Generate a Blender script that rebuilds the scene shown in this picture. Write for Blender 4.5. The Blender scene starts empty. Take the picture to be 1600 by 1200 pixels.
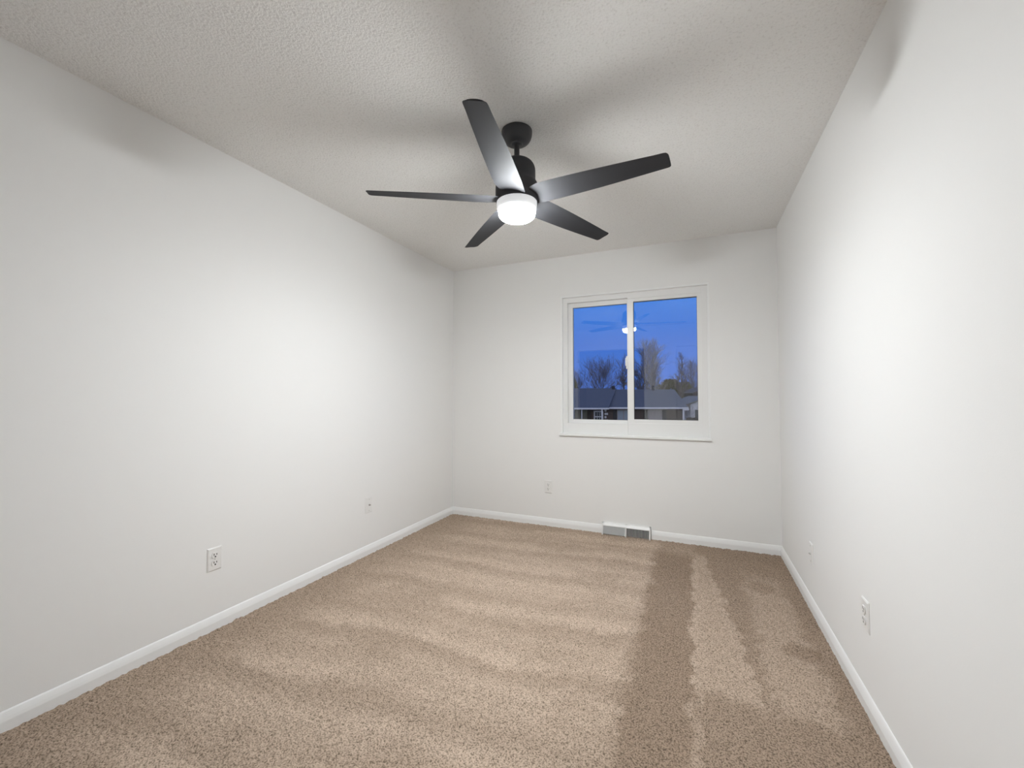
import bpy, bmesh, math, random
from mathutils import Vector, Matrix, Quaternion
import numpy as np

SC = bpy.context.scene
COL = SC.collection
random.seed(7)

# ------------------------------------------------------------------ camera
YAW = 0.40758
cam_d = bpy.data.cameras.new('camera')
cam = bpy.data.objects.new('camera', cam_d); COL.objects.link(cam)
cam_d.sensor_fit = 'HORIZONTAL'; cam_d.sensor_width = 36.0
cam_d.lens = 36.0 * 657.7 / 1600.0
cam_d.clip_start = 0.02; cam_d.clip_end = 500
cam.location = (0, 0, 1.170)
cam.rotation_euler = (math.radians(90 + 1.68), 0, YAW)
SC.camera = cam

# ------------------------------------------------------------------ exposure
SC.view_settings.view_transform = 'Standard'
SC.view_settings.look = 'None'
SC.view_settings.gamma = 1.0
SC.view_settings.use_curve_mapping = False
SC.view_settings.exposure = 0.0
LAMP = 382.0

# ------------------------------------------------------------------ dusk sky
W = bpy.data.worlds.new('dusk_sky'); SC.world = W; W.use_nodes = True
nt = W.node_tree; nt.nodes.clear()
out = nt.nodes.new('ShaderNodeOutputWorld'); bg = nt.nodes.new('ShaderNodeBackground')
tc = nt.nodes.new('ShaderNodeTexCoord'); sep = nt.nodes.new('ShaderNodeSeparateXYZ')
nt.links.new(tc.outputs['Generated'], sep.inputs[0])
# elevation gradient: paler at the horizon, deeper overhead
r1 = nt.nodes.new('ShaderNodeValToRGB')
r1.color_ramp.elements[0].position = 0.0; r1.color_ramp.elements[0].color = (0.080, 0.170, 0.560, 1)
r1.color_ramp.elements[1].position = 0.5; r1.color_ramp.elements[1].color = (0.022, 0.195, 0.720, 1)
e = r1.color_ramp.elements.new(0.12); e.color = (0.058, 0.165, 0.590, 1)
e = r1.color_ramp.elements.new(0.22); e.color = (0.032, 0.185, 0.670, 1)
nt.links.new(sep.outputs['Z'], r1.inputs[0])
# the afterglow stands on the side of the sky behind the house (towards -Y)
mr = nt.nodes.new('ShaderNodeMapRange'); mr.inputs['From Min'].default_value = 0.1; mr.inputs['From Max'].default_value = -0.8
nt.links.new(sep.outputs['Y'], mr.inputs['Value'])
mx = nt.nodes.new('ShaderNodeMix'); mx.data_type = 'RGBA'
mx.inputs[7].default_value = (0.62, 0.60, 0.72, 1)
nt.links.new(mr.outputs[0], mx.inputs[0]); nt.links.new(r1.outputs[0], mx.inputs[6])
nt.links.new(mx.outputs[2], bg.inputs[0]); bg.inputs[1].default_value = 1.3
nt.links.new(bg.outputs[0], out.inputs[0])

# ------------------------------------------------------------------ materials
def srgb(r, g, b):
    f = lambda c: (c/255/12.92) if c/255 <= 0.04045 else ((c/255+0.055)/1.055)**2.4
    return (f(r), f(g), f(b), 1)

def mat(name, col, rough=0.6, metal=0.0, noise=None, bump=None, emit=None, spec=0.5):
    """noise = (scale, second colour, detail); bump = (scale, strength, distance)"""
    m = bpy.data.materials.new(name); m.use_nodes = True
    n = m.node_tree; b = n.nodes['Principled BSDF']
    b.inputs['Base Color'].default_value = col
    b.inputs['Roughness'].default_value = rough
    b.inputs['Metallic'].default_value = metal
    b.inputs['Specular IOR Level'].default_value = spec
    if noise or bump:
        t = n.nodes.new('ShaderNodeTexCoord')
    if noise:
        x = n.nodes.new('ShaderNodeTexNoise'); x.inputs['Scale'].default_value = noise[0]
        x.inputs['Detail'].default_value = noise[2] if len(noise) > 2 else 3
        n.links.new(t.outputs['Object'], x.inputs['Vector'])
        k = n.nodes.new('ShaderNodeMix'); k.data_type = 'RGBA'
        k.inputs[6].default_value = col; k.inputs[7].default_value = noise[1]
        n.links.new(x.outputs['Fac'], k.inputs[0]); n.links.new(k.outputs[2], b.inputs['Base Color'])
    if bump:
        x = n.nodes.new('ShaderNodeTexNoise'); x.inputs['Scale'].default_value = bump[0]
        x.inputs['Detail'].default_value = 3
        n.links.new(t.outputs['Object'], x.inputs['Vector'])
        u = n.nodes.new('ShaderNodeBump'); u.inputs['Strength'].default_value = bump[1]
        u.inputs['Distance'].default_value = bump[2]
        n.links.new(x.outputs['Fac'], u.inputs['Height']); n.links.new(u.outputs[0], b.inputs['Normal'])
    if emit:
        b.inputs['Emission Color'].default_value = emit[0]
        b.inputs['Emission Strength'].default_value = emit[1]
    return m

M = {}
M['wall'] = mat('wall_paint', (0.875, 0.868, 0.852, 1), 0.75, bump=(260, 0.12, 0.0012), spec=0.25)
M['trim'] = mat('trim_paint', (0.90, 0.90, 0.89, 1), 0.38)
M['vinyl'] = mat('window_vinyl', (0.85, 0.845, 0.83, 1), 0.35)
M['plate'] = mat('outlet_plastic', (0.84, 0.83, 0.81, 1), 0.3)
M['slot'] = mat('outlet_slot', (0.03, 0.03, 0.03, 1), 0.7)
M['screw'] = mat('screw_paint', (0.62, 0.61, 0.58, 1), 0.35)
M['nickel'] = mat('connector_nickel', (0.45, 0.43, 0.40, 1), 0.3, 1.0)
M['fan'] = mat('fan_plastic', (0.034, 0.034, 0.037, 1), 0.62, noise=(9, (0.041, 0.041, 0.044, 1)), spec=0.15)
M['fandark'] = mat('fan_metal', (0.042, 0.042, 0.046, 1), 0.5)
M['lens'] = mat('lamp_diffuser', (0.9, 0.9, 0.9, 1), 0.5, emit=((0.928, 0.966, 0.985, 1), LAMP))
M['collar'] = mat('bloom_collar_glow', (0.75, 0.75, 0.75, 1), 0.5, emit=((0.95, 0.97, 1.0, 1), 0.45))  # added ring; its weak emission stands in for bloom around the lamp
M['house'] = mat('fan_housing', (0.050, 0.050, 0.055, 1), 0.6, spec=0.3)
M['slotlight'] = mat('shaded_slot', (0.30, 0.30, 0.29, 1), 0.7)
# the diffuser is brightest straight down and weaker through its side wall
_n = M['lens'].node_tree; _g = _n.nodes.new('ShaderNodeNewGeometry'); _s = _n.nodes.new('ShaderNodeSeparateXYZ')
_m = _n.nodes.new('ShaderNodeMapRange'); _m.inputs['From Min'].default_value = 0.0; _m.inputs['From Max'].default_value = -1.0
_m.inputs['To Min'].default_value = LAMP*0.66; _m.inputs['To Max'].default_value = LAMP*1.22
_n.links.new(_g.outputs['Normal'], _s.inputs[0]); _n.links.new(_s.outputs['Z'], _m.inputs['Value'])
_n.links.new(_m.outputs[0], _n.nodes['Principled BSDF'].inputs['Emission Strength'])
M['register'] = mat('register_enamel', (0.84, 0.835, 0.82, 1), 0.35)
M['fin'] = mat('register_fin', (0.60, 0.61, 0.61, 1), 0.4)
M['duct'] = mat('register_throat', (0.20, 0.20, 0.20, 1), 0.8)
M['gasket'] = mat('window_gasket', (0.05, 0.05, 0.055, 1), 0.6)
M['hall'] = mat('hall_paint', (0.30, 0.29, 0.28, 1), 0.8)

# popcorn ceiling
def ceiling_mat():
    m = bpy.data.materials.new('popcorn_ceiling'); m.use_nodes = True
    n = m.node_tree; b = n.nodes['Principled BSDF']
    b.inputs['Roughness'].default_value = 0.9; b.inputs['Specular IOR Level'].default_value = 0.15
    t = n.nodes.new('ShaderNodeTexCoord')
    x = n.nodes.new('ShaderNodeTexNoise'); x.inputs['Scale'].default_value = 105; x.inputs['Detail'].default_value = 4
    x.inputs['Roughness'].default_value = 0.62
    v = n.nodes.new('ShaderNodeTexVoronoi'); v.inputs['Scale'].default_value = 120
    n.links.new(t.outputs['Object'], x.inputs['Vector']); n.links.new(t.outputs['Object'], v.inputs['Vector'])
    r = n.nodes.new('ShaderNodeValToRGB'); r.color_ramp.elements[0].position = 0.40; r.color_ramp.elements[1].position = 0.66
    n.links.new(x.outputs['Fac'], r.inputs[0])
    a = n.nodes.new('ShaderNodeMath'); a.operation = 'MULTIPLY_ADD'
    n.links.new(v.outputs['Distance'], a.inputs[0]); a.inputs[1].default_value = -0.5
    n.links.new(r.outputs[0], a.inputs[2])
    u = n.nodes.new('ShaderNodeBump'); u.inputs['Strength'].default_value = 0.5; u.inputs['Distance'].default_value = 0.0038
    n.links.new(a.outputs[0], u.inputs['Height']); n.links.new(u.outputs[0], b.inputs['Normal'])
    r2 = n.nodes.new('ShaderNodeValToRGB')
    r2.color_ramp.elements[0].position = 0.30; r2.color_ramp.elements[0].color = (0.80, 0.785, 0.76, 1)
    r2.color_ramp.elements[1].position = 0.46; r2.color_ramp.elements[1].color = (0.925, 0.915, 0.892, 1)
    n.links.new(x.outputs['Fac'], r2.inputs[0]); n.links.new(r2.outputs[0], b.inputs['Base Color'])
    return m
M['ceiling'] = ceiling_mat()

# cut-pile carpet with vacuum marks (the pile lies one way or the other)
def carpet_mat():
    m = bpy.data.materials.new('carpet_pile'); m.use_nodes = True
    n = m.node_tree; b = n.nodes['Principled BSDF']; L = n.links.new
    b.inputs['Roughness'].default_value = 1.0; b.inputs['Specular IOR Level'].default_value = 0.0
    t = n.nodes.new('ShaderNodeTexCoord'); sp = n.nodes.new('ShaderNodeSeparateXYZ')
    # ragged edges for every mark
    wob = n.nodes.new('ShaderNodeTexNoise'); wob.inputs['Scale'].default_value = 9; wob.inputs['Detail'].default_value = 6; wob.inputs['Roughness'].default_value = 0.7
    L(t.outputs['Object'], wob.inputs['Vector'])
    wv = n.nodes.new('ShaderNodeVectorMath'); wv.operation = 'MULTIPLY_ADD'
    L(wob.outputs['Color'], wv.inputs[0]); wv.inputs[1].default_value = (0.20, 0.20, 0)
    sh = n.nodes.new('ShaderNodeVectorMath'); sh.operation = 'ADD'; sh.inputs[1].default_value = (-0.10, -0.10, 0)
    L(t.outputs['Object'], sh.inputs[0]); L(sh.outputs[0], wv.inputs[2])
    L(wv.outputs[0], sp.inputs[0])
    X, Y = sp.outputs['X'], sp.outputs['Y']
    def mth(op, a, c, d=None):
        q = n.nodes.new('ShaderNodeMath'); q.operation = op
        for i, s in enumerate((a, c, d)):
            if s is None: continue
            if isinstance(s, (int, float)): q.inputs[i].default_value = s
            else: L(s, q.inputs[i])
        return q.outputs[0]
    def step(v, lo, hi):          # smoothstep, rising when lo < hi
        q = n.nodes.new('ShaderNodeMapRange'); q.interpolation_type = 'SMOOTHSTEP'
        q.inputs['From Min'].default_value = lo; q.inputs['From Max'].default_value = hi
        L(v, q.inputs['Value']); return q.outputs[0]
    def stepd(v, w):              # 1 where v > 0 with soft width w
        return step(v, -w, w)
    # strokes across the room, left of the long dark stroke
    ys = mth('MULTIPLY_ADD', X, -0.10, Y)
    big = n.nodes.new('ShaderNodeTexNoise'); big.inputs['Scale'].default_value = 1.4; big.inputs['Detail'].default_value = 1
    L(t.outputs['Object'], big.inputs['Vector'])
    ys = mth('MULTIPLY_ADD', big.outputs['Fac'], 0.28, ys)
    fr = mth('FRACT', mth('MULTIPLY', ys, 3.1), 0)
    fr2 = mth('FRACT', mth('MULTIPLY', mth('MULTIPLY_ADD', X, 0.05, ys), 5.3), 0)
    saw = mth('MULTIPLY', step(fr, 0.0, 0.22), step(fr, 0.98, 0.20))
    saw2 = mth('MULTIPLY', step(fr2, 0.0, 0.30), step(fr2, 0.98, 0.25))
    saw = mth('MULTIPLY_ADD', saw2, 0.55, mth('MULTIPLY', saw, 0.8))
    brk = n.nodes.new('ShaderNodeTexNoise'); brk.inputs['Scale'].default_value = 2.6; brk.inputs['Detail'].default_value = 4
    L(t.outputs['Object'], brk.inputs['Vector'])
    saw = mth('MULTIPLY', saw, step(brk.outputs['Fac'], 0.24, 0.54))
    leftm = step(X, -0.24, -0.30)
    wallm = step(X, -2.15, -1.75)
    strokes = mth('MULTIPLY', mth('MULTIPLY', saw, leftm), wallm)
    # left of the long dark stroke the carpet is paler towards the window wall
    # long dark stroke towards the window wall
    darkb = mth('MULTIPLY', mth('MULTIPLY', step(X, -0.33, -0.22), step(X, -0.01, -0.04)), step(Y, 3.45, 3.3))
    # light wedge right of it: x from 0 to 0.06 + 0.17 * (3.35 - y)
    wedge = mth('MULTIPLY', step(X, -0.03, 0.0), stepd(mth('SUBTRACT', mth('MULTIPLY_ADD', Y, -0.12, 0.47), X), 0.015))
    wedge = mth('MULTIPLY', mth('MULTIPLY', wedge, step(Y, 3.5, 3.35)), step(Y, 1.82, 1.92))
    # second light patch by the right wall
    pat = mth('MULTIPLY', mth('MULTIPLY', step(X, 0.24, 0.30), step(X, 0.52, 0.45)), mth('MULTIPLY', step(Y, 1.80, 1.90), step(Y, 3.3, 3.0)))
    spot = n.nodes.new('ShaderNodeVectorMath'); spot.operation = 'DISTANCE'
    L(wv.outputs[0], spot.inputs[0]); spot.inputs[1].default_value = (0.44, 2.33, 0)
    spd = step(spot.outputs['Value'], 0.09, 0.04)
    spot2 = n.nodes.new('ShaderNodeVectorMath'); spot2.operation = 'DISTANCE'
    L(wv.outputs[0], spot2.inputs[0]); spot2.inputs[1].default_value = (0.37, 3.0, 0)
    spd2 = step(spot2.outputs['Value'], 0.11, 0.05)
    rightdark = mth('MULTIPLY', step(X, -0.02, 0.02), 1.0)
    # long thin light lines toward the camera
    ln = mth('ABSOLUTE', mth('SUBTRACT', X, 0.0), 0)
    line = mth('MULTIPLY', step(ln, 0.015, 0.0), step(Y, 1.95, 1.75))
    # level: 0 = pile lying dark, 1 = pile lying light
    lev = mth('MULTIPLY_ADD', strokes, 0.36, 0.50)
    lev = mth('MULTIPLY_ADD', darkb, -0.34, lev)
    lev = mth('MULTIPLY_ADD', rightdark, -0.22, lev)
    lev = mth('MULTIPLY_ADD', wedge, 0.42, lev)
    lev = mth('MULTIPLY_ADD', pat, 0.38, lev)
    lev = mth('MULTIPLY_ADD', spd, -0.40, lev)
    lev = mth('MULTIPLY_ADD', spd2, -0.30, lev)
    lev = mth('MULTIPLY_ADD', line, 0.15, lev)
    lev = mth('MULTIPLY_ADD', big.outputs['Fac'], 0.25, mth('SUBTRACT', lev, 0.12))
    lev = mth('MULTIPLY_ADD', mth('MULTIPLY', leftm, step(Y, 2.0, 2.5)), 0.12, lev)  # paler level on the left, from mid-room to the window wall
    r = n.nodes.new('ShaderNodeValToRGB')
    r.color_ramp.elements[0].position = 0.0; r.color_ramp.elements[0].color = (0.268, 0.206, 0.150, 1)
    r.color_ramp.elements[1].position = 1.0; r.color_ramp.elements[1].color = (0.540, 0.447, 0.352, 1)
    L(lev, r.inputs[0])
    # yarn speckle
    s = n.nodes.new('ShaderNodeTexNoise'); s.inputs['Scale'].default_value = 185; s.inputs['Detail'].default_value = 2
    L(t.outputs['Object'], s.inputs['Vector'])
    r2 = n.nodes.new('ShaderNodeValToRGB')
    r2.color_ramp.elements[0].position = 0.30; r2.color_ramp.elements[0].color = (0.36, 0.34, 0.32, 1)
    r2.color_ramp.elements[1].position = 0.58; r2.color_ramp.elements[1].color = (1.18, 1.12, 1.12, 1)
    L(s.outputs['Fac'], r2.inputs[0])
    k = n.nodes.new('ShaderNodeMix'); k.data_type = 'RGBA'; k.blend_type = 'MULTIPLY'; k.inputs[0].default_value = 1.0
    L(r.outputs[0], k.inputs[6]); L(r2.outputs[0], k.inputs[7]); L(k.outputs[2], b.inputs['Base Color'])
    u = n.nodes.new('ShaderNodeBump'); u.inputs['Strength'].default_value = 0.5; u.inputs['Distance'].default_value = 0.004
    L(s.outputs['Fac'], u.inputs['Height']); L(u.outputs[0], b.inputs['Normal'])
    return m
M['carpet'] = carpet_mat()

def glass_mat():
    m = bpy.data.materials.new('window_glass'); m.use_nodes = True
    n = m.node_tree; n.nodes.clear(); L = n.links.new
    o = n.nodes.new('ShaderNodeOutputMaterial'); mi = n.nodes.new('ShaderNodeMixShader')
    tr = n.nodes.new('ShaderNodeBsdfTransparent'); tr.inputs[0].default_value = (0.985, 0.992, 0.99, 1)
    gl = n.nodes.new('ShaderNodeBsdfGlossy'); gl.inputs['Roughness'].default_value = 0.0
    lw = n.nodes.new('ShaderNodeLayerWeight')
    p = n.nodes.new('ShaderNodeMath'); p.operation = 'POWER'; p.inputs[1].default_value = 5
    L(lw.outputs['Facing'], p.inputs[0])
    lw.inputs['Blend'].default_value = 0.5
    q = n.nodes.new('ShaderNodeMath'); q.operation = 'MULTIPLY_ADD'; q.inputs[1].default_value = 0.96; q.inputs[2].default_value = 0.05
    L(p.outputs[0], q.inputs[0]); L(q.outputs[0], mi.inputs[0])
    L(tr.outputs[0], mi.inputs[1]); L(gl.outputs[0], mi.inputs[2]); L(mi.outputs[0], o.inputs[0])
    return m
M['glass'] = glass_mat()

# outdoors
M['lawn'] = mat('winter_lawn', (0.12, 0.11, 0.07, 1), 0.95, noise=(3, (0.07, 0.075, 0.04, 1)))
M['shingle'] = mat('roof_shingle', (0.095, 0.10, 0.11, 1), 0.9, noise=(6, (0.14, 0.14, 0.145, 1), 6), bump=(20, 0.4, 0.02))
M['brick'] = mat('dark_brick', (0.085, 0.062, 0.052, 1), 0.9, noise=(5, (0.13, 0.10, 0.085, 1), 5), bump=(12, 0.3, 0.01))
M['whiteout'] = mat('exterior_white_paint', (0.80, 0.82, 0.82, 1), 0.5)
M['tan'] = mat('exterior_siding', (0.25, 0.25, 0.19, 1), 0.8, noise=(3, (0.18, 0.19, 0.15, 1)))
M['darkdoor'] = mat('dark_entry_wood', (0.035, 0.027, 0.02, 1), 0.6)
M['shutter'] = mat('shutter_paint', (0.028, 0.028, 0.032, 1), 0.6)
M['curtain'] = mat('curtained_window', (0.40, 0.37, 0.36, 1), 0.5, noise=(4, (0.30, 0.29, 0.28, 1)))
M['paleblue'] = mat('pale_window', (0.34, 0.42, 0.48, 1), 0.3)
M['darkglass'] = mat('dark_exterior_glass', (0.05, 0.07, 0.08, 1), 0.15)
M['fence'] = mat('fence_wood', (0.035, 0.027, 0.022, 1), 0.9, noise=(5, (0.05, 0.04, 0.03, 1)))
M['darkroof'] = mat('neighbour_wall', (0.04, 0.03, 0.045, 1), 0.9)
M['bark'] = mat('bare_bark', (0.18, 0.16, 0.15, 1), 0.95)
M['palebark'] = mat('pale_bark', (0.36, 0.34, 0.31, 1), 0.95)
M['brownbark'] = mat('brown_bark', (0.16, 0.12, 0.105, 1), 0.95)
M['needle'] = mat('evergreen_needles', (0.09, 0.085, 0.02, 1), 0.9, noise=(1.5, (0.17, 0.14, 0.025, 1)))

# ------------------------------------------------------------------ mesh helpers
def link(name, bm, m, parent=None, smooth=False, sharp=None):
    me = bpy.data.meshes.new(name); bmesh.ops.recalc_face_normals(bm, faces=bm.faces)
    bm.to_mesh(me); bm.free()
    for mm in (m if isinstance(m, (list, tuple)) else [m]): me.materials.append(mm)
    o = bpy.data.objects.new(name, me); COL.objects.link(o)
    if parent: o.parent = parent
    if smooth:
        me.polygons.foreach_set('use_smooth', [True]*len(me.polygons))
        me.set_sharp_from_angle(angle=math.radians(sharp or 35))
    return o

def box(bm, lo, hi, bev=0.0, mi=0):
    x0, y0, z0 = lo; x1, y1, z1 = hi
    vs = [bm.verts.new(p) for p in ((x0,y0,z0),(x1,y0,z0),(x1,y1,z0),(x0,y1,z0),(x0,y0,z1),(x1,y0,z1),(x1,y1,z1),(x0,y1,z1))]
    fs = [bm.faces.new([vs[i] for i in f]) for f in ((0,3,2,1),(4,5,6,7),(0,1,5,4),(1,2,6,5),(2,3,7,6),(3,0,4,7))]
    for f in fs: f.material_index = mi
    if bev:
        es = list({e for f in fs for e in f.edges})
        bmesh.ops.bevel(bm, geom=es, offset=bev, segments=2, affect='EDGES', profile=0.6)
    return fs

def lathe(bm, prof, c=(0,0), seg=64, axis='z'):
    rings = []
    for r, z in prof:
        if r < 1e-6:
            rings.append([bm.verts.new((c[0], c[1], z))]); continue
        rings.append([bm.verts.new((c[0]+r*math.cos(2*math.pi*k/seg), c[1]+r*math.sin(2*math.pi*k/seg), z)) for k in range(seg)])
    for a, b in zip(rings, rings[1:]):
        for k in range(seg):
            k2 = (k+1) % seg
            if len(a) == 1 and len(b) == 1: continue
            if len(a) == 1: bm.faces.new((a[0], b[k], b[k2]))
            elif len(b) == 1: bm.faces.new((a[k], b[0], a[k2]))
            else: bm.faces.new((a[k], b[k], b[k2], a[k2]))

def frame_rect(bm, x0, x1, z0, z1, l, r, b, t, ya, yb, bev=0.002):
    box(bm, (x0, ya, z0), (x0+l, yb, z1), bev); box(bm, (x1-r, ya, z0), (x1, yb, z1), bev)
    box(bm, (x0+l, ya, z0), (x1-r, yb, z0+b), bev); box(bm, (x0+l, ya, z1-t), (x1-r, yb, z1), bev)

def quad(bm, pts):
    return bm.faces.new([bm.verts.new(p) for p in pts])

def prism(bm, poly, axis, lo, hi):
    """poly: 2D points; extruded along axis ('x','y','z') from lo to hi"""
    def P(a, b, t): return {'x': (t, a, b), 'y': (a, t, b), 'z': (a, b, t)}[axis]
    A = [bm.verts.new(P(a, b, lo)) for a, b in poly]; B = [bm.verts.new(P(a, b, hi)) for a, b in poly]
    n = len(poly)
    bm.faces.new(A); bm.faces.new(B[::-1])
    for i in range(n): bm.faces.new((A[i], B[i], B[(i+1) % n], A[(i+1) % n]))

def empty(name, loc, rz=0, label=None, cat=None, group=None, kind=None, size=0.05):
    o = bpy.data.objects.new(name, None); COL.objects.link(o)
    o.empty_display_size = size
    o.location = loc; o.rotation_euler = (0, 0, rz)
    return tag(o, label, cat, group, kind)

def tag(o, label=None, cat=None, group=None, kind=None):
    if label: o['label'] = label
    if cat: o['category'] = cat
    if group: o['group'] = group
    if kind: o['kind'] = kind
    return o

def struct(name, bm, m, parent=None, label=None, cat=None):
    o = link(name, bm, m, parent)
    if not parent: tag(o, label, cat, None, 'structure')
    return o

# ------------------------------------------------------------------ room shell
XL, XR, YB, YR, H = -2.234, 0.585, 3.667, -0.5, 2.44
T = 0.14
# floor: carpet with real tufts
def carpet():
    st = 0.0065
    nx = int((XR-XL)/st)+1; ny = int((YB-YR)/st)+1
    rng = np.random.default_rng(3)
    h = rng.random((ny, nx))
    h = (h + np.roll(h, 1, 0) + np.roll(h, 1, 1) + np.roll(np.roll(h, 1, 0), 1, 1)) / 4
    xs = np.linspace(XL, XR, nx); ys = np.linspace(YR, YB, ny)
    gx, gy = np.meshgrid(xs, ys)
    gx = gx + (rng.random((ny, nx))-0.5)*st*0.6; gy = gy + (rng.random((ny, nx))-0.5)*st*0.6
    gx = np.clip(gx, XL, XR); gy = np.clip(gy, YR, YB)
    co = np.stack([gx, gy, (h-0.62)*0.014], -1).reshape(-1, 3)
    i = np.arange(nx*ny).reshape(ny, nx)
    f = np.stack([i[:-1, :-1], i[:-1, 1:], i[1:, 1:], i[1:, :-1]], -1).reshape(-1, 4)
    me = bpy.data.meshes.new('floor')
    me.vertices.add(len(co)); me.vertices.foreach_set('co', co.ravel())
    me.loops.add(f.size); me.loops.foreach_set('vertex_index', f.ravel())
    me.polygons.add(len(f)); me.polygons.foreach_set('loop_start', np.arange(0, f.size, 4))
    me.polygons.foreach_set('loop_total', np.full(len(f), 4))
    me.update(); me.validate()
    me.polygons.foreach_set('use_smooth', [True]*len(me.polygons))
    me.materials.append(M['carpet'])
    o = bpy.data.objects.new('floor', me); COL.objects.link(o)
    tag(o, 'beige brown cut-pile carpet with vacuum marks', 'floor', None, 'structure')
carpet()

bm = bmesh.new(); box(bm, (XL-T, YR-T, H), (XR+T, YB+T, H+0.2)); struct('ceiling', bm, M['ceiling'], label='off-white popcorn textured ceiling', cat='ceiling')
bm = bmesh.new(); box(bm, (XL-T, YR-T, -0.2), (XL, YB+T, H)); struct('wall_left', bm, M['wall'], label='long white wall on the left', cat='wall')
bm = bmesh.new(); box(bm, (XR, YR-T, -0.2), (XR+T, YB+T, H)); struct('wall_right', bm, M['wall'], label='long white wall on the right', cat='wall')
# window wall with its opening
WX0, WX1, WZ0, WZ1 = -1.098, 0.112, 0.836, 2.066
def wall_with_hole(bm, x0, x1, z0, z1, hx0, hx1, hz0, hz1, ya, yb):
    xs = [x0, hx0, hx1, x1]; zs = [z0, hz0, hz1, z1]
    for y in (ya, yb):
        for i in range(3):
            for j in range(3):
                if i == 1 and j == 1: continue
                if abs(zs[j+1]-zs[j]) < 1e-6: continue
                quad(bm, [(xs[i], y, zs[j]), (xs[i+1], y, zs[j]), (xs[i+1], y, zs[j+1]), (xs[i], y, zs[j+1])])
    for a, b in (((hx0, hz0), (hx1, hz0)), ((hx1, hz0), (hx1, hz1)), ((hx1, hz1), (hx0, hz1)), ((hx0, hz1), (hx0, hz0)),
                 ((x0, z0), (x1, z0)), ((x1, z0), (x1, z1)), ((x1, z1), (x0, z1)), ((x0, z1), (x0, z0))):
        quad(bm, [(a[0], ya, a[1]), (b[0], ya, b[1]), (b[0], yb, b[1]), (a[0], yb, a[1])])
    bmesh.ops.remove_doubles(bm, verts=bm.verts, dist=1e-5)
bm = bmesh.new(); wall_with_hole(bm, XL, XR, -0.2, H, WX0, WX1, WZ0, WZ1, YB, YB+T)
struct('wall_back', bm, M['wall'], label='white end wall with the sliding window', cat='wall')
# wall behind the camera with a doorway to an unlit hall (seen mirrored in the window)
DX0, DX1, DZ = -2.06, -0.82, 2.05
EX0, EX1 = -0.28, 0.53             # the entry doorway the photographer stands in front of
bm = bmesh.new()
for x0, x1, z0, z1 in ((XL, DX0, -0.2, H), (DX0, DX1, DZ, H), (DX1, EX0, -0.2, H), (EX0, EX1, DZ, H), (EX1, XR, -0.2, H)):
    box(bm, (x0, YR-T, z0), (x1, YR, z1))
bmesh.ops.remove_doubles(bm, verts=bm.verts, dist=1e-5)
struct('wall_rear', bm, M['wall'], label='white wall behind the camera with a closet opening and a doorway', cat='wall')
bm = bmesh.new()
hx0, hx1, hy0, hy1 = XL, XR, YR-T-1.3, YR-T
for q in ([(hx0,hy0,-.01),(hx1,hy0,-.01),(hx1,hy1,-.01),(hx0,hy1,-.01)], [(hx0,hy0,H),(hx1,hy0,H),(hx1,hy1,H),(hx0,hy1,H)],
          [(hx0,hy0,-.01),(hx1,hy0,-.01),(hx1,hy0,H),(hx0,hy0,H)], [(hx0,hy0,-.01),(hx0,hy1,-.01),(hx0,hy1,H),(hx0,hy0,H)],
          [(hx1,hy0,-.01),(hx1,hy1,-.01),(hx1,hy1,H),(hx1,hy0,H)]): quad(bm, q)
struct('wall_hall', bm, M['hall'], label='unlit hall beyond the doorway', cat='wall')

# baseboards: flat band with a rounded, stepped-back top
BBH = 0.068
PROF = [(0, -0.012), (0.013, -0.012), (0.013, 0.034), (0.0125, 0.037), (0.0105, 0.046), (0.0075, 0.056), (0.0050, 0.063), (0.0025, 0.067), (0, BBH)]
RX0, RX1 = -0.735, -0.335           # floor register gap
bm = bmesh.new(); prism(bm, [(XL+t, z) for t, z in PROF], 'y', YR, YB)
o = struct('baseboard_left', bm, M['trim'], label='white baseboard along the left wall', cat='baseboard')
bm = bmesh.new(); prism(bm, [(XR-t, z) for t, z in PROF], 'y', YR, YB)
struct('baseboard_right', bm, M['trim'], label='white baseboard along the right wall', cat='baseboard')
bm = bmesh.new()
for a, b in ((XL+0.004, RX0), (RX1, XR-0.004)): prism(bm, [(YB-t, z) for t, z in PROF], 'x', a, b)
struct('baseboard_back', bm, M['trim'], label='white baseboard under the window, broken by the register', cat='baseboard')
bm = bmesh.new()
prism(bm, [(YR+t, z) for t, z in PROF], 'x', DX1+0.06, EX0-0.06)
struct('baseboard_rear', bm, M['trim'], label='white baseboard behind the camera', cat='baseboard')
bm = bmesh.new()
for a, b, c, d in ((DX0-0.055, DX0, 0, DZ+0.055), (DX1, DX1+0.055, 0, DZ+0.055), (DX0, DX1, DZ, DZ+0.055),
                   (EX0-0.055, EX0, 0, DZ+0.055), (EX1, EX1+0.05, 0, DZ+0.055), (EX0, EX1, DZ, DZ+0.055)):
    box(bm, (a, YR, c), (b, YR+0.014, d), 0.003)
struct('trim_1', bm, M['trim'], label='white door casing behind the camera', cat='door casing')

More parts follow.
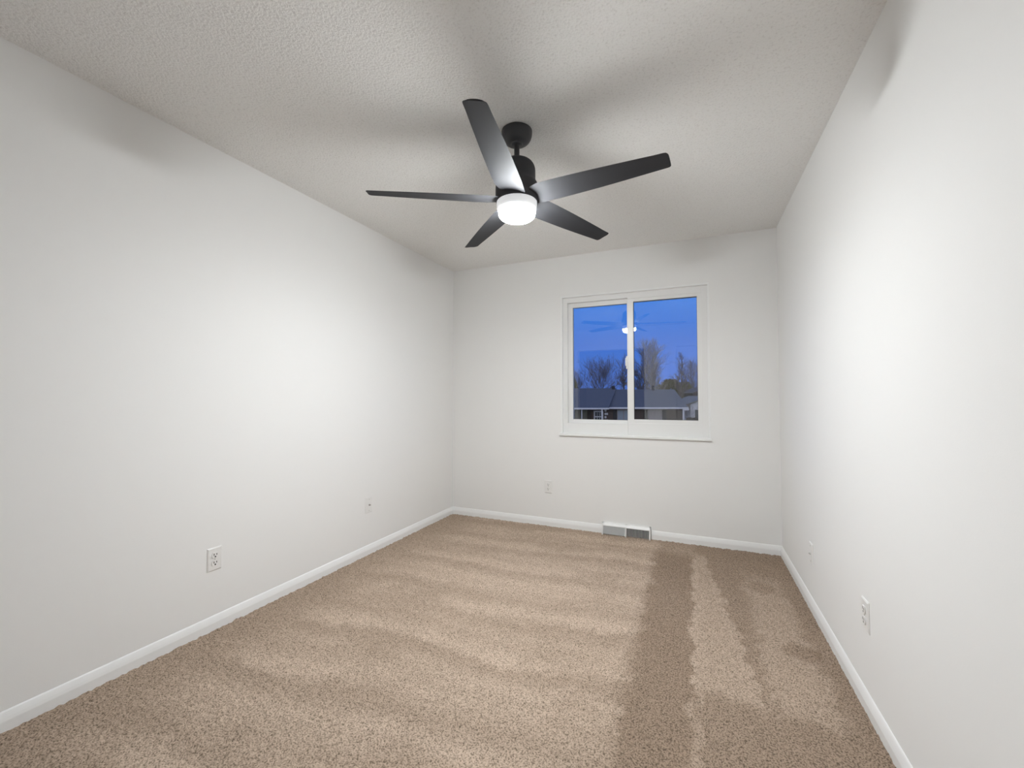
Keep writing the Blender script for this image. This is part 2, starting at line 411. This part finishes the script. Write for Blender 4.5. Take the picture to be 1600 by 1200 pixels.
# closed white panel door in the entry doorway behind the camera
dr1 = empty('door_1', ((EX0+EX1)/2, YR-0.05, 0), 0, 'closed white panel door behind the camera', 'door', None, 'structure')
bm = bmesh.new(); w_ = (EX1-EX0)/2-0.003
box(bm, (-w_, -0.035, 0.004), (w_, 0.0, DZ-0.003), 0.002)
for x0, x1 in ((-w_+0.10, -0.05), (0.05, w_-0.10)):
    for z0, z1 in ((0.22, 0.92), (1.05, 1.90)):
        frame_rect(bm, x0, x1, z0, z1, 0.02, 0.02, 0.02, 0.02, -0.001, 0.006, 0.002)
link('door_panel', bm, M['trim'], dr1)
bm = bmesh.new(); prism(bm, [(-w_+0.06+0.026*math.cos(k*math.pi/8), 0.96+0.026*math.sin(k*math.pi/8)) for k in range(16)], 'y', 0.0, 0.055)
link('door_knob', bm, M['nickel'], dr1)

# ------------------------------------------------------------------ window
win = empty('window_1', (0, YB, WZ0), 0, 'white vinyl sliding window in the end wall showing dusk outside', 'window', None, 'structure')
def wpart(name, bm, m, parent=None, smooth=False):
    bmesh.ops.translate(bm, verts=bm.verts, vec=(0, -YB, -WZ0))
    return link(name, bm, m, parent or win, smooth)
FY = YB+0.028                          # face of the main frame
PX0, PX1 = -0.462, 0.030               # fixed pane
OX0 = -1.047; OZ0, OZ1 = 0.931, 2.016  # left opening
bm = bmesh.new()
# main frame: jambs, head, deep sill, meeting rail
box(bm, (WX0, FY, WZ0), (OX0, YB+0.125, WZ1), 0.002)
box(bm, (OX0, FY, OZ1), (-0.516, YB+0.125, WZ1), 0.002)
box(bm, (OX0, FY, WZ0), (-0.516, YB+0.125, OZ0), 0.002)
box(bm, (PX1+0.032, FY, WZ0), (WX1, YB+0.125, WZ1), 0.002)
box(bm, (-0.516, FY, 2.006), (PX1+0.032, YB+0.125, WZ1), 0.002)
box(bm, (-0.516, FY, WZ0), (PX1+0.032, YB+0.125, 0.942), 0.002)
wpart('window_frame', bm, M['vinyl'])
bm = bmesh.new()                       # fixed sash, its left stile is the centre rail
frame_rect(bm, -0.518, PX1+0.033, 0.941, 2.007, 0.050, 0.032, 0.034, 0.026, FY+0.008, YB+0.085)
fs = wpart('fixed_sash', bm, M['vinyl'])
bm = bmesh.new()                       # flat bead that edges the frame on the wall
for lo, hi in (((WX0-0.005, YB-0.004, WZ0), (WX0+0.012, FY+0.004, WZ1)), ((WX1-0.006, YB-0.003, WZ0), (WX1+0.007, FY+0.004, WZ1)),
               ((WX0-0.005, YB-0.004, WZ1-0.006), (WX1+0.007, FY+0.004, WZ1+0.007))):
    box(bm, lo, hi, 0.0015)
wpart('edge_bead', bm, M['trim'])
bm = bmesh.new()                       # sliding sash on the left, set back
frame_rect(bm, OX0, -0.495, OZ0, OZ1, 0.042, 0.030, 0.033, 0.040, YB+0.062, YB+0.098)
ss = wpart('sliding_sash', bm, M['vinyl'])
bm = bmesh.new(); frame_rect(bm, OX0+0.040, -0.520, OZ0+0.031, OZ1-0.038, 0.005, 0.004, 0.004, 0.005, YB+0.066, YB+0.070, 0)
wpart('gasket', bm, M['gasket'])
bm = bmesh.new(); frame_rect(bm, PX0-0.007, PX1+0.002, 0.974, 1.982, 0.006, 0.003, 0.003, 0.006, YB+0.040, YB+0.044, 0)
wpart('gasket', bm, M['gasket'])
def pane(x0, x1, z0, z1, y):
    bm = bmesh.new()
    box(bm, (x0, y, z0), (x1, y+0.003, z1)); box(bm, (x0, y+0.013, z0), (x1, y+0.016, z1))
    return wpart('pane', bm, M['glass'])
pane(OX0+0.036, -0.505, OZ0+0.028, OZ1-0.034, YB+0.072)
pane(-0.474, PX1+0.008, 0.968, 1.988, YB+0.046)
bm = bmesh.new()                       # sash pull/lock on the meeting stile
box(bm, (-0.531, YB+0.030, 1.405), (-0.512, YB+0.062, 1.515), 0.005)
box(bm, (-0.537, YB+0.024, 1.430), (-0.524, YB+0.036, 1.500), 0.005)
tag(wpart('sash_handle', bm, M['plate'], smooth=True), 'small white sash handle')
# sill board (stool)
bm = bmesh.new(); box(bm, (WX0-0.017, YB-0.024, WZ0-0.016), (WX1+0.012, YB+0.035, WZ0+0.002), 0.003)
wpart('window_sill', bm, M['trim'])

# ------------------------------------------------------------------ ceiling fan
FX, FYY = -0.764, 1.828
fan = empty('ceiling_fan', (FX, FYY, H), 0, 'dark charcoal five-blade ceiling fan with a lit round lamp', 'ceiling fan')
def fpart(name, bm, m, parent=None, smooth=True, sharp=40):
    return link(name, bm, m, parent or fan, smooth, sharp)
def zz(prof): return [(r, z-H) for r, z in prof]
bm = bmesh.new()
cp = [(0, 2.4399), (0.070, 2.4399), (0.0735, 2.437)]
for k in range(1, 13):
    a = k/12*math.pi/2
    cp.append((0.022+0.0515*math.cos(a)**0.75, 2.430-0.053*math.sin(a)))
cp += [(0.0, 2.377)]
lathe(bm, zz(cp)); canopy = fpart('canopy', bm, M['fandark'])
bm = bmesh.new(); lathe(bm, zz([(0, 2.384), (0.026, 2.384), (0.030, 2.378), (0.026, 2.371), (0.015, 2.368), (0, 2.368)]), seg=40)
link('ball_collar', bm, M['fandark'], canopy, True)
bm = bmesh.new(); lathe(bm, zz([(0, 2.38), (0.0127, 2.38), (0.0127, 2.290), (0, 2.290)]), seg=32); fpart('downrod', bm, M['fandark'])
bm = bmesh.new(); lathe(bm, zz([(0, 2.3105), (0.018, 2.3105), (0.026, 2.306), (0.030, 2.298), (0.034, 2.290), (0, 2.288)]), seg=48); fpart('rod_coupling', bm, M['fandark'])
bm = bmesh.new()
hp = [(0, 2.296), (0.030, 2.296), (0.045, 2.292)]
for k in range(0, 9):
    a = k/8*math.pi/2
    hp.append((0.050+0.038*math.sin(a), 2.245+0.045*math.cos(a)))
hp += [(0.0885, 2.205), (0.091, 2.190), (0.097, 2.182), (0.101, 2.172), (0.102, 2.150), (0.101, 2.100), (0.098, 2.092), (0, 2.092)]
lathe(bm, zz(hp), seg=96); fpart('motor_housing', bm, M['house'])
bm = bmesh.new(); lathe(bm, zz([(0, 2.093), (0.0960, 2.093), (0.0960, 2.085), (0.0935, 2.060), (0.0895, 2.053), (0, 2.053)]), seg=96)  # added shape above the diffuser, glows in place of lens bloom
tag(fpart('bloom_collar', bm, M['collar']), 'added white collar, its dim glow standing in for lamp bloom')
bm = bmesh.new()
lathe(bm, zz([(0, 2.054), (0.0870, 2.054), (0.0880, 2.046), (0.0875, 2.037), (0.0845, 2.028), (0.078, 2.020), (0.066, 2.0135), (0.045, 2.010), (0.02, 2.0085), (0, 2.008)]), seg=96)
tag(fpart('lamp_diffuser', bm, M['lens']), 'glowing white round lamp diffuser')
# blades
PH = 4.908; PITCH = math.radians(12)
def blade_mesh():
    bm = bmesh.new()
    # stations: r, low edge v, high edge v
    st = [(0.075, -0.052, 0.030), (0.10, -0.058, 0.062), (0.14, -0.060, 0.074), (0.20, -0.061, 0.073), (0.30, -0.060, 0.068), (0.40, -0.058, 0.062),
          (0.50, -0.054, 0.055), (0.58, -0.050, 0.049), (0.64, -0.047, 0.044), (0.675, -0.0455, 0.0425), (0.684, -0.0445, 0.0405), (0.689, -0.042, 0.036), (0.692, -0.036, 0.028)]
    NV = 9; th = 0.0065
    rings = []
    for r, a, b in st:
        top = []; bot = []
        for k in range(NV):
            t = k/(NV-1); v = a+(b-a)*t
            edge = math.sin(math.pi*min(max(t, 0.0), 1.0))**0.35
            camb = 0.006*(1-(2*t-1)**2)*(1-0.5*r/0.7)
            zt = camb+th*0.5*edge; zb = camb-th*0.5*edge
            top.append((r, v, zt)); bot.append((r, v, zb))
        loop = top + bot[::-1][1:-1]
        rings.append([bm.verts.new(q) for q in loop])
    for A, B in zip(rings, rings[1:]):
        n = len(A)
        for k in range(n): bm.faces.new((A[k], A[(k+1) % n], B[(k+1) % n], B[k]))
    bm.faces.new(rings[0]); bm.faces.new(rings[-1][::-1])
    # v axis is to the right when looking outward: mirror then pitch
    for v in bm.verts:
        x, y, z = v.co
        v.co = (x, -y*math.cos(PITCH)+z*math.sin(PITCH), y*math.sin(PITCH)+z*math.cos(PITCH))
    return bm
b0 = fpart('blade', blade_mesh(), M['fan'], sharp=50)
b0.location = (0, 0, 2.105-H); b0.rotation_euler = (0, 0, PH)
for i in range(1, 5):
    b = b0.copy(); COL.objects.link(b); b.parent = fan
    b.location = (0, 0, 2.105-H); b.rotation_euler = (0, 0, PH-i*2*math.pi/5)

# ------------------------------------------------------------------ outlets (local: plate in XZ plane, facing -Y)
def outlet_base(name, loc, rz, label, cat, group=None):
    t = empty(name, loc, rz, label, cat, group, size=0.03)
    bm = bmesh.new()
    hw, hh, d = 0.035, 0.0575, 0.006
    A = [bm.verts.new(p) for p in ((-hw, 0, -hh), (hw, 0, -hh), (hw, 0, hh), (-hw, 0, hh))]
    B = [bm.verts.new(p) for p in ((-hw, -d*0.45, -hh), (hw, -d*0.45, -hh), (hw, -d*0.45, hh), (-hw, -d*0.45, hh))]
    k = 0.005
    Cc = [bm.verts.new(p) for p in ((-hw+k, -d, -hh+k), (hw-k, -d, -hh+k), (hw-k, -d, hh-k), (-hw+k, -d, hh-k))]
    bm.faces.new(A)
    for P, Q in ((A, B), (B, Cc)):
        for i in range(4): bm.faces.new((P[i], P[(i+1) % 4], Q[(i+1) % 4], Q[i]))
    bm.faces.new(Cc[::-1])
    link('cover_plate', bm, M['plate'], t)
    return t
def disc(bm, x, z, r, y0, y1, seg=20):
    prism(bm, [(x+r*math.cos(2*math.pi*k/seg), z+r*math.sin(2*math.pi*k/seg)) for k in range(seg)], 'y', y0, y1)
def duplex(loc, rz, label, slot='slot'):
    t = outlet_base('power_outlet', loc, rz, label, 'power outlet')
    for cz in (-0.0195, 0.0195):
        bm = bmesh.new(); pts = []
        for k in range(36):        # round face with flat top and bottom
            a = 2*math.pi*k/36
            pts.append((0.0172*math.cos(a), cz+max(-0.0135, min(0.0135, 0.0172*math.sin(a)))))
        prism(bm, pts, 'y', -0.0095, -0.002)
        r = link('receptacle', bm, M['plate'], t)
        bm = bmesh.new()
        box(bm, (-0.0082, -0.0099, cz-0.001), (-0.0048, -0.0090, cz+0.0090)); box(bm, (0.0048, -0.0099, cz+0.0), (0.0082, -0.0090, cz+0.0080))
        disc(bm, 0, cz-0.0072, 0.0038, -0.0099, -0.0090, 12)
        link('socket_slots', bm, M[slot], r)
    bm = bmesh.new(); disc(bm, 0, 0, 0.0032, -0.0076, -0.0055); link('screw', bm, M['screw'], t)
    return t
def coax(loc, rz, label, m='nickel', ln=0.0175):
    t = outlet_base('cable_outlet', loc, rz, label, 'cable outlet')
    bm = bmesh.new(); disc(bm, 0, 0, 0.0072, -0.0085, -0.0055, 6); disc(bm, 0, 0, 0.0047, -ln, -0.0085, 20)
    c = link('connector', bm, M[m], t)
    bm = bmesh.new(); disc(bm, 0, 0, 0.0030, -ln-0.0004, -ln+0.0001, 16); link('connector_bore', bm, M['slot'], c)
    for z in (-0.0415, 0.0415):
        bm = bmesh.new(); disc(bm, 0, z, 0.0030, -0.0074, -0.0055); link('screw', bm, M['screw'], t)
    return t
duplex((XL, 1.379, 0.350), math.radians(90), 'white double power outlet on the left wall, the nearer plate there')
coax((XL, 2.478, 0.363), math.radians(90), 'white cable outlet plate on the left wall near the corner')
duplex((-1.222, YB, 0.350), 0, 'white double power outlet under the window on the end wall', 'slotlight')
duplex((XR, 2.000, 0.350), math.radians(-90), 'white double power outlet on the right wall, the nearer plate', 'slotlight')
coax((XR, 2.800, 0.307), math.radians(-90), 'white cable outlet plate on the right wall, closer to the corner', 'screw', 0.013)

# ------------------------------------------------------------------ floor register
reg = empty('floor_register', ((RX0+RX1)/2, YB, 0), 0, 'white metal baseboard air register on the carpet under the window', 'air register')
hw = (RX1-RX0)/2-0.002; RD = 0.052; RH = 0.094
side = [(0, -0.004), (-RD, -0.004), (-RD, 0.010), (-RD+0.018, RH-0.018), (-RD+0.026, RH-0.004), (-RD+0.034, RH), (0, RH)]
bm = bmesh.new()
for a, b in ((-hw, -hw+0.010), (-0.005, 0.005), (hw-0.010, hw)):
    prism(bm, side, 'x', a, b)
prism(bm, [(0, RH), (-RD+0.034, RH), (-RD+0.026, RH-0.004), (-RD+0.018, RH-0.018), (-RD+0.0165, RH-0.024), (-RD+0.021, RH-0.024), (0, RH-0.006)], 'x', -hw, hw)
link('frame', bm, M['register'], reg)
for s in (-1, 1):
    bm = bmesh.new(); n = 16
    a, b = (-hw+0.010, -0.005) if s < 0 else (0.005, hw-0.010)
    for k in range(n):
        x = a+(k+0.5)*(b-a)/n
        d = 0.0045 if s < 0 else 0.0015
        sk = (x-(a+b)/2)*0.0
        # fins are thin blades turned a little about the vertical
        p = [(x-d, -RD+0.006, 0.004), (x+d, -RD+0.012, 0.004), (x+d, -RD+0.026, RH-0.020), (x-d, -RD+0.020, RH-0.022)]
        q = [(c[0]+0.0012, c[1]+0.0010, c[2]) for c in p]
        vp = [bm.verts.new(c) for c in p]; vq = [bm.verts.new(c) for c in q]
        bm.faces.new(vp); bm.faces.new(vq[::-1])
        for i in range(4): bm.faces.new((vp[i], vq[i], vq[(i+1) % 4], vp[(i+1) % 4]))
    tag(link('grille', bm, M['fin'], reg), 'grey upright fins')
bm = bmesh.new(); box(bm, (-hw+0.008, -0.012, 0.0), (hw-0.008, -0.004, RH-0.010)); link('throat', bm, M['duct'], reg)
bm = bmesh.new(); box(bm, (-0.0085, -RD-0.012, 0.010), (-0.0035, -RD+0.006, 0.016), 0.001); link('damper_lever', bm, M['register'], reg)

# ------------------------------------------------------------------ outdoors
GZ = -2.56
cy, sy = math.cos(YAW), math.sin(YAW)
def place(u, w, z=0):                     # u to the right, w away, in the street's own frame
    return (u*cy - w*sy, u*sy + w*cy, GZ + z)
bm = bmesh.new()
for q in ([(-150, 3.9, GZ), (150, 3.9, GZ), (150, 300, GZ), (-150, 300, GZ)],): quad(bm, q)
struct('lawn', bm, M['lawn'], label='dusky lawn across the street', cat='ground')

D = 45.0
house = empty('house', place(0, D), YAW, 'low single-storey brick house with a grey shingle roof and white gutter', 'house', size=1)
def hp_(name, bm, m, parent=None): return link(name, bm, m, parent or house)
bm = bmesh.new(); box(bm, (9.9, 0, -0.05), (18.35, 7.5, 2.50)); box(bm, (2, 0, -0.05), (9.9, 7.5, 2.50))
hp_('wall', bm, M['brick'])
def slab(pts, th):
    bm = bmesh.new()
    a = [bm.verts.new(p) for p in pts]; b = [bm.verts.new((p[0], p[1], p[2]-th)) for p in pts]
    bm.faces.new(a); bm.faces.new(b[::-1])
    for i in range(len(a)): bm.faces.new((a[i], b[i], b[(i+1) % len(a)], a[(i+1) % len(a)]))
    return bm
RW = 3.2
bm = slab([(9.6, -0.5, 2.56), (18.6, -0.5, 2.56), (18.6, RW, 4.52), (9.6, RW, 4.52)], 0.10)
a = slab([(9.6, RW, 4.52), (18.6, RW, 4.52), (18.6, 8.0, 2.3), (9.6, 8.0, 2.3)], 0.10)
me = bpy.data.meshes.new('t'); a.to_mesh(me); bm.from_mesh(me); a.free(); bpy.data.meshes.remove(me)
quad(bm, [(18.34, 0.0, 2.45), (18.34, 7.5, 2.3), (18.34, RW, 4.35), (18.34, RW-0.01, 4.35)])
hp_('roof', bm, M['shingle'])
bm = slab([(2, -1.2, 2.53), (10.02, -1.2, 2.53), (11.95, RW, 4.66), (2, RW, 4.66)], 0.16)
tag(hp_('wing_roof', bm, M['shingle']), 'blue-grey shingle roof of the left wing')
bm = bmesh.new(); prism(bm, [(11.4, RW-0.3), (11.7, RW-0.3), (11.7, RW), (11.4, RW)], 'z', 4.4, 4.9)
hp_('roof_vent', bm, M['shutter'])
bm = bmesh.new(); prism(bm, [(16.0, RW-0.3), (16.2, RW-0.3), (16.2, RW), (16.0, RW)], 'z', 4.4, 4.95); hp_('roof_vent', bm, M['shutter'])
bm = bmesh.new(); box(bm, (10.2, -0.62, 2.40), (18.62, -0.50, 2.58)); hp_('gutter', bm, M['whiteout'])
bm = bmesh.new(); box(bm, (2, -1.32, 2.37), (10.05, -1.20, 2.54)); hp_('gutter', bm, M['whiteout'])
bm = bmesh.new(); box(bm, (18.00, -0.58, 0.0), (18.15, -0.46, 2.42)); box(bm, (18.0, -0.58, 2.25), (18.66, -0.46, 2.40)); hp_('downspout', bm, M['whiteout'])
bm = bmesh.new(); box(bm, (9.28, -1.25, 0.0), (9.42, -1.12, 2.40)); hp_('downspout', bm, M['whiteout'])
# right window with shutters
def hwin(x0, x1, z0, z1, m, sh=True, mid=True, sh_r=True):
    bm = bmesh.new()
    frame_rect(bm, x0, x1, z0, z1, 0.07, 0.07, 0.07, 0.07, -0.08, 0.0, 0)
    if mid: box(bm, ((x0+x1)/2-0.04, -0.07, z0), ((x0+x1)/2+0.04, 0.0, z1))
    f = hp_('window', bm, M['curtain'])
    bm = bmesh.new(); box(bm, (x0+0.05, -0.03, z0+0.05), (x1-0.05, -0.01, z1-0.05)); link('pane', bm, m, f)
    if sh:
        for a, ok in ((x0-0.42, True), (x1+0.02, sh_r)):
            if not ok: continue
            bm = bmesh.new(); box(bm, (a, -0.06, z0), (a+0.40, -0.005, z1), 0)
            hp_('shutter', bm, M['shutter'])
    return f
hwin(14.5, 16.0, 1.20, 2.28, M['curtain'])
bm = bmesh.new(); box(bm, (14.0, -0.14, 1.08), (16.5, 0.0, 1.18)); hp_('window_ledge', bm, M['curtain'])
bm = bmesh.new(); box(bm, (14.0, -0.10, 2.30), (16.5, 0.0, 2.40)); hp_('window_header', bm, M['tan'])
hwin(11.2, 12.6, 0.95, 2.30, M['paleblue'])
# entry: door, side light, quoins, front window
bm = bmesh.new(); frame_rect(bm, 8.72, 9.72, 0.0, 2.20, 0.12, 0.12, 0.9, 0.14, -0.10, 0.0, 0)
box(bm, (8.84, -0.06, 1.50), (9.60, -0.02, 1.62))
for k in (1, 2): box(bm, (8.84+k*0.25-0.02, -0.06, 0.9), (8.84+k*0.25+0.02, -0.02, 2.06))
dr = hp_('front_door', bm, M['whiteout'])
bm = bmesh.new(); box(bm, (8.84, -0.025, 0.9), (9.60, -0.012, 2.06)); link('door_glass', bm, M['darkglass'], dr)
bm = bmesh.new()
for k in range(7): box(bm, (9.86, -0.12, 0.35*k), (10.22 if k % 2 else 10.05, 0.0, 0.35*k+0.22))
hp_('quoins', bm, M['whiteout'])
bm = bmesh.new(); box(bm, (8.05, -0.07, 0.0), (8.45, -0.01, 2.38)); hp_('entry_post', bm, M['darkdoor'])
bm = bmesh.new(); frame_rect(bm, 6.5, 8.0, 0.9, 2.3, 0.05, 0.05, 0.05, 0.05, -0.09, 0.0, 0); box(bm, (7.2, -0.11, 0.3), (7.29, 0, 2.38))
fw = hp_('window', bm, M['tan']); bm = bmesh.new(); box(bm, (6.55, -0.03, 0.95), (7.95, -0.012, 2.25)); link('pane', bm, M['tan'], fw)
bm = bmesh.new(); box(bm, (7.21, -1.18, 0.0), (7.30, -1.09, 2.40)); tag(hp_('porch_post', bm, M['whiteout']), 'thin white porch post')

# neighbour's garage on the right
gar = empty('garage', place(21.6, 51), YAW, 'small white garage at the right edge of the window view', 'garage', size=1)
bm = bmesh.new()
prism(bm, [(0, 0), (4.0, 0), (4.0, 2.5), (2.0, 3.5), (0, 2.75)], 'y', 0, 5); link('wall', bm, M['whiteout'], gar)
bm = bmesh.new()
for (x0, z0), (x1, z1) in (((-1.1, 2.62), (2.0, 3.78)), ((2.0, 3.78), (4.6, 2.7))):
    prism(bm, [(x0, z0), (x1, z1), (x1, z1-0.15), (x0, z0-0.15)], 'y', -0.4, 5.4)
link('roof', bm, M['shingle'], gar)
bm = bmesh.new(); prism(bm, [(-1.1, 2.60), (2.0, 3.76), (2.0, 3.64), (-1.1, 2.48)], 'y', -0.46, -0.40); link('rake_board', bm, M['tan'], gar)
bm = bmesh.new(); box(bm, (0.55, -0.03, 0.6), (1.5, 0.0, 2.1)); link('window', bm, M['darkglass'], gar)
nb = empty('neighbour_house', place(26.6, 65), YAW, 'dark house wall seen behind the white garage', 'house', size=1)
bm = bmesh.new(); box(bm, (1.3, 0, 0), (6, 5, 4.3)); link('wall', bm, M['darkroof'], nb)
bm = bmesh.new(); prism(bm, [(1.1, 4.25), (6.2, 4.25), (3.7, 5.2)], 'y', -0.3, 5.3); link('roof', bm, M['darkroof'], nb)

# fence
fen = empty('wooden_fence', place(18.2, 44.0), YAW, 'dark wooden board fence beside the brick house', 'fence', size=1)
bm = bmesh.new()
for k in range(30): box(bm, (0.0+k*0.17, 0, 0), (0.155+k*0.17, 0.03, 1.50+0.02*(k % 3)))
link('boards', bm, M['fence'], fen)
bm = bmesh.new()
for z in (0.3, 1.2): box(bm, (0, 0.03, z), (5.1, 0.08, z+0.1))
link('rail', bm, M['fence'], fen)

# bare trees
def seg_tube(bm, p, q, r0, r1, n=4):
    d = (q-p)
    if d.length < 1e-5: return
    z = d.normalized(); x = z.orthogonal().normalized(); y = z.cross(x)
    A = [bm.verts.new(p+(x*math.cos(2*math.pi*k/n)+y*math.sin(2*math.pi*k/n))*r0) for k in range(n)]
    B = [bm.verts.new(q+(x*math.cos(2*math.pi*k/n)+y*math.sin(2*math.pi*k/n))*r1) for k in range(n)]
    for k in range(n): bm.faces.new((A[k], A[(k+1) % n], B[(k+1) % n], B[k]))
def bare_tree(px, w, height, half, label, m, seed, start=0.16, cat='tree', name='bare_tree', stems=1, n1=34, up=0.8):
    rnd = random.Random(seed)
    u = (px-800)*w/657.7
    root = empty(name, place(u, w), rnd.uniform(0, 6), label, cat, size=0.5)
    tb = bmesh.new(); bb = bmesh.new()
    sc = min(1.0, height/8)
    def jit(d, a): return (d+Vector((rnd.gauss(0, a), rnd.gauss(0, a), rnd.gauss(0, a)*0.6+a*0.35))).normalized()
    def limb(p, d, ln, r, lev):
        k = (5, 4, 3, 2)[lev]
        q = p
        for i in range(k):
            d = jit(d, 0.12+0.04*lev)
            nq = q+d*ln/k
            seg_tube(bb, q, nq, r*(1-0.6*i/k), r*(1-0.6*(i+1)/k), 3)
            if lev < 3:
                for c in range((2, 3, 3)[lev]):
                    sd = Quaternion(d, rnd.uniform(0, 6.283)) @ d.orthogonal().normalized()
                    nd = (d*0.85+sd*rnd.uniform(0.45, 0.95)+Vector((0, 0, 0.25))).normalized()
                    limb(nq, nd, ln*rnd.uniform(0.32, 0.52), max(r*0.42, 0.006*sc), lev+1)
            q = nq
    for s_ in range(stems):
        lean = Vector((rnd.gauss(0, .12), rnd.gauss(0, .12), 1)).normalized() if stems > 1 else Vector((0, 0, 1))
        p = Vector((0, 0, -0.05))
        n = 12; r = 0.018*height/math.sqrt(stems); d = lean; hh = height*rnd.uniform(0.82, 0.95)
        pts = [p]
        for i in range(n):
            d = jit(d, 0.05); q = p+d*hh/n
            seg_tube(tb, p, q, r*(1-0.08*i), r*(1-0.08*(i+1)), 7)
            p = q; pts.append(p)
        for c in range(n1//stems):
            f = start+(1-start)*(c+rnd.random())/(n1//stems)
            i = min(n-1, int(f*n)); q = pts[i].lerp(pts[i+1], f*n-i)
            g = (f-start)/(1-start)
            reach = half*(0.35+0.75*math.sin(math.pi*min(1.0, 0.22+0.62*g)))
            az = c*2.4+rnd.uniform(-.5, .5)
            dd = Vector((math.cos(az), math.sin(az), up+1.6*g)).normalized()
            limb(q, dd, min(reach*1.25, height*1.04-q.z), r*0.30*(1.1-g)+0.012*sc, 1 if stems > 1 else 0 if g < 0.5 else 1)
    link('trunk', tb, m, root); link('branches', bb, m, root)
    return root
def ht(topy, w): return 3.73+(619.3-topy)*w/657.7
bare_tree(932, 61.5, ht(573, 61.5), 2.8, 'wide bare tree behind the left wing of the house', M['bark'], 11, stems=3, n1=54, up=0.5)
bare_tree(974, 69, ht(560, 69), 1.7, 'slender bare tree half hidden by the centre window rail', M['bark'], 12, n1=16)
bare_tree(1000, 62, ht(541, 62), 1.9, 'tall bare tree just right of the centre window rail', M['bark'], 13, n1=32)
bare_tree(1022, 56, ht(541, 56), 1.9, 'tall pale-barked bare tree, rising highest over the roof', M['palebark'], 14, stems=3, up=1.5, n1=48)
bare_tree(1062, 61, ht(538, 61), 1.1, 'narrow pointed bare tree on the right', M['brownbark'], 15, start=0.12, n1=24)
bare_tree(1087, 84, ht(572, 84), 3.0, 'broad brownish bare tree at the right edge of the window view', M['brownbark'], 16, stems=3, start=0.1, n1=52)
bare_tree(898, 69, ht(584, 69), 1.8, 'bare tree at the far left of the window view', M['bark'], 17, n1=20)
bare_tree(1075, 47, 2.5, 0.9, 'small reddish bare shrub between the house and garage', M['brownbark'], 18, start=0.1, cat='shrub', name='bare_shrub', stems=3, n1=24)

# evergreens: trunk and a crown of short needled sprays
def evergreen(px, w, height, half, label, seed, n=2600):
    rnd = random.Random(seed); u = (px-800)*w/657.7
    root = empty('evergreen_tree', place(u, w), 0, label, 'tree', size=0.5)
    tb = bmesh.new(); seg_tube(tb, Vector((0, 0, -0.05)), Vector((0, 0, height*0.9)), 0.16, 0.03, 8); link('trunk', tb, M['brownbark'], root)
    cb = bmesh.new()
    for i in range(n):
        t = rnd.random()**0.8; z = height*(0.12+0.88*t)
        rr = half*math.sqrt(max(0.0, 1-((t-0.35)/0.66)**2))*rnd.uniform(0.5, 1.08); a = rnd.uniform(0, 6.283)
        c = Vector((rr*math.cos(a), rr*math.sin(a), z)); o = Vector((math.cos(a), math.sin(a), rnd.uniform(0.2, 1.3))).normalized()*rnd.uniform(0.25, 0.5)
        s = o.orthogonal().normalized()*0.09; k = o.cross(s).normalized()*0.09
        A = [cb.verts.new(c+v) for v in (s, k, -s, -k)]; tip = cb.verts.new(c+o)
        for j in range(4): cb.faces.new((A[j], A[(j+1) % 4], tip))
        cb.faces.new(A[::-1])
    link('crown', cb, M['needle'], root)
evergreen(889, 55.5, ht(590, 55.5), 1.2, 'dark evergreen at the left edge of the window view', 21)
evergreen(1047, 68, ht(594, 68), 1.9, 'rounded olive evergreen behind the right end of the roof', 22)
evergreen(1033, 75, ht(602, 75), 1.6, 'lower olive evergreen between the tall pale tree and rounded evergreen', 23)
evergreen(1070, 73, ht(598, 73), 1.5, 'dark evergreen above the right end of the roof', 24)
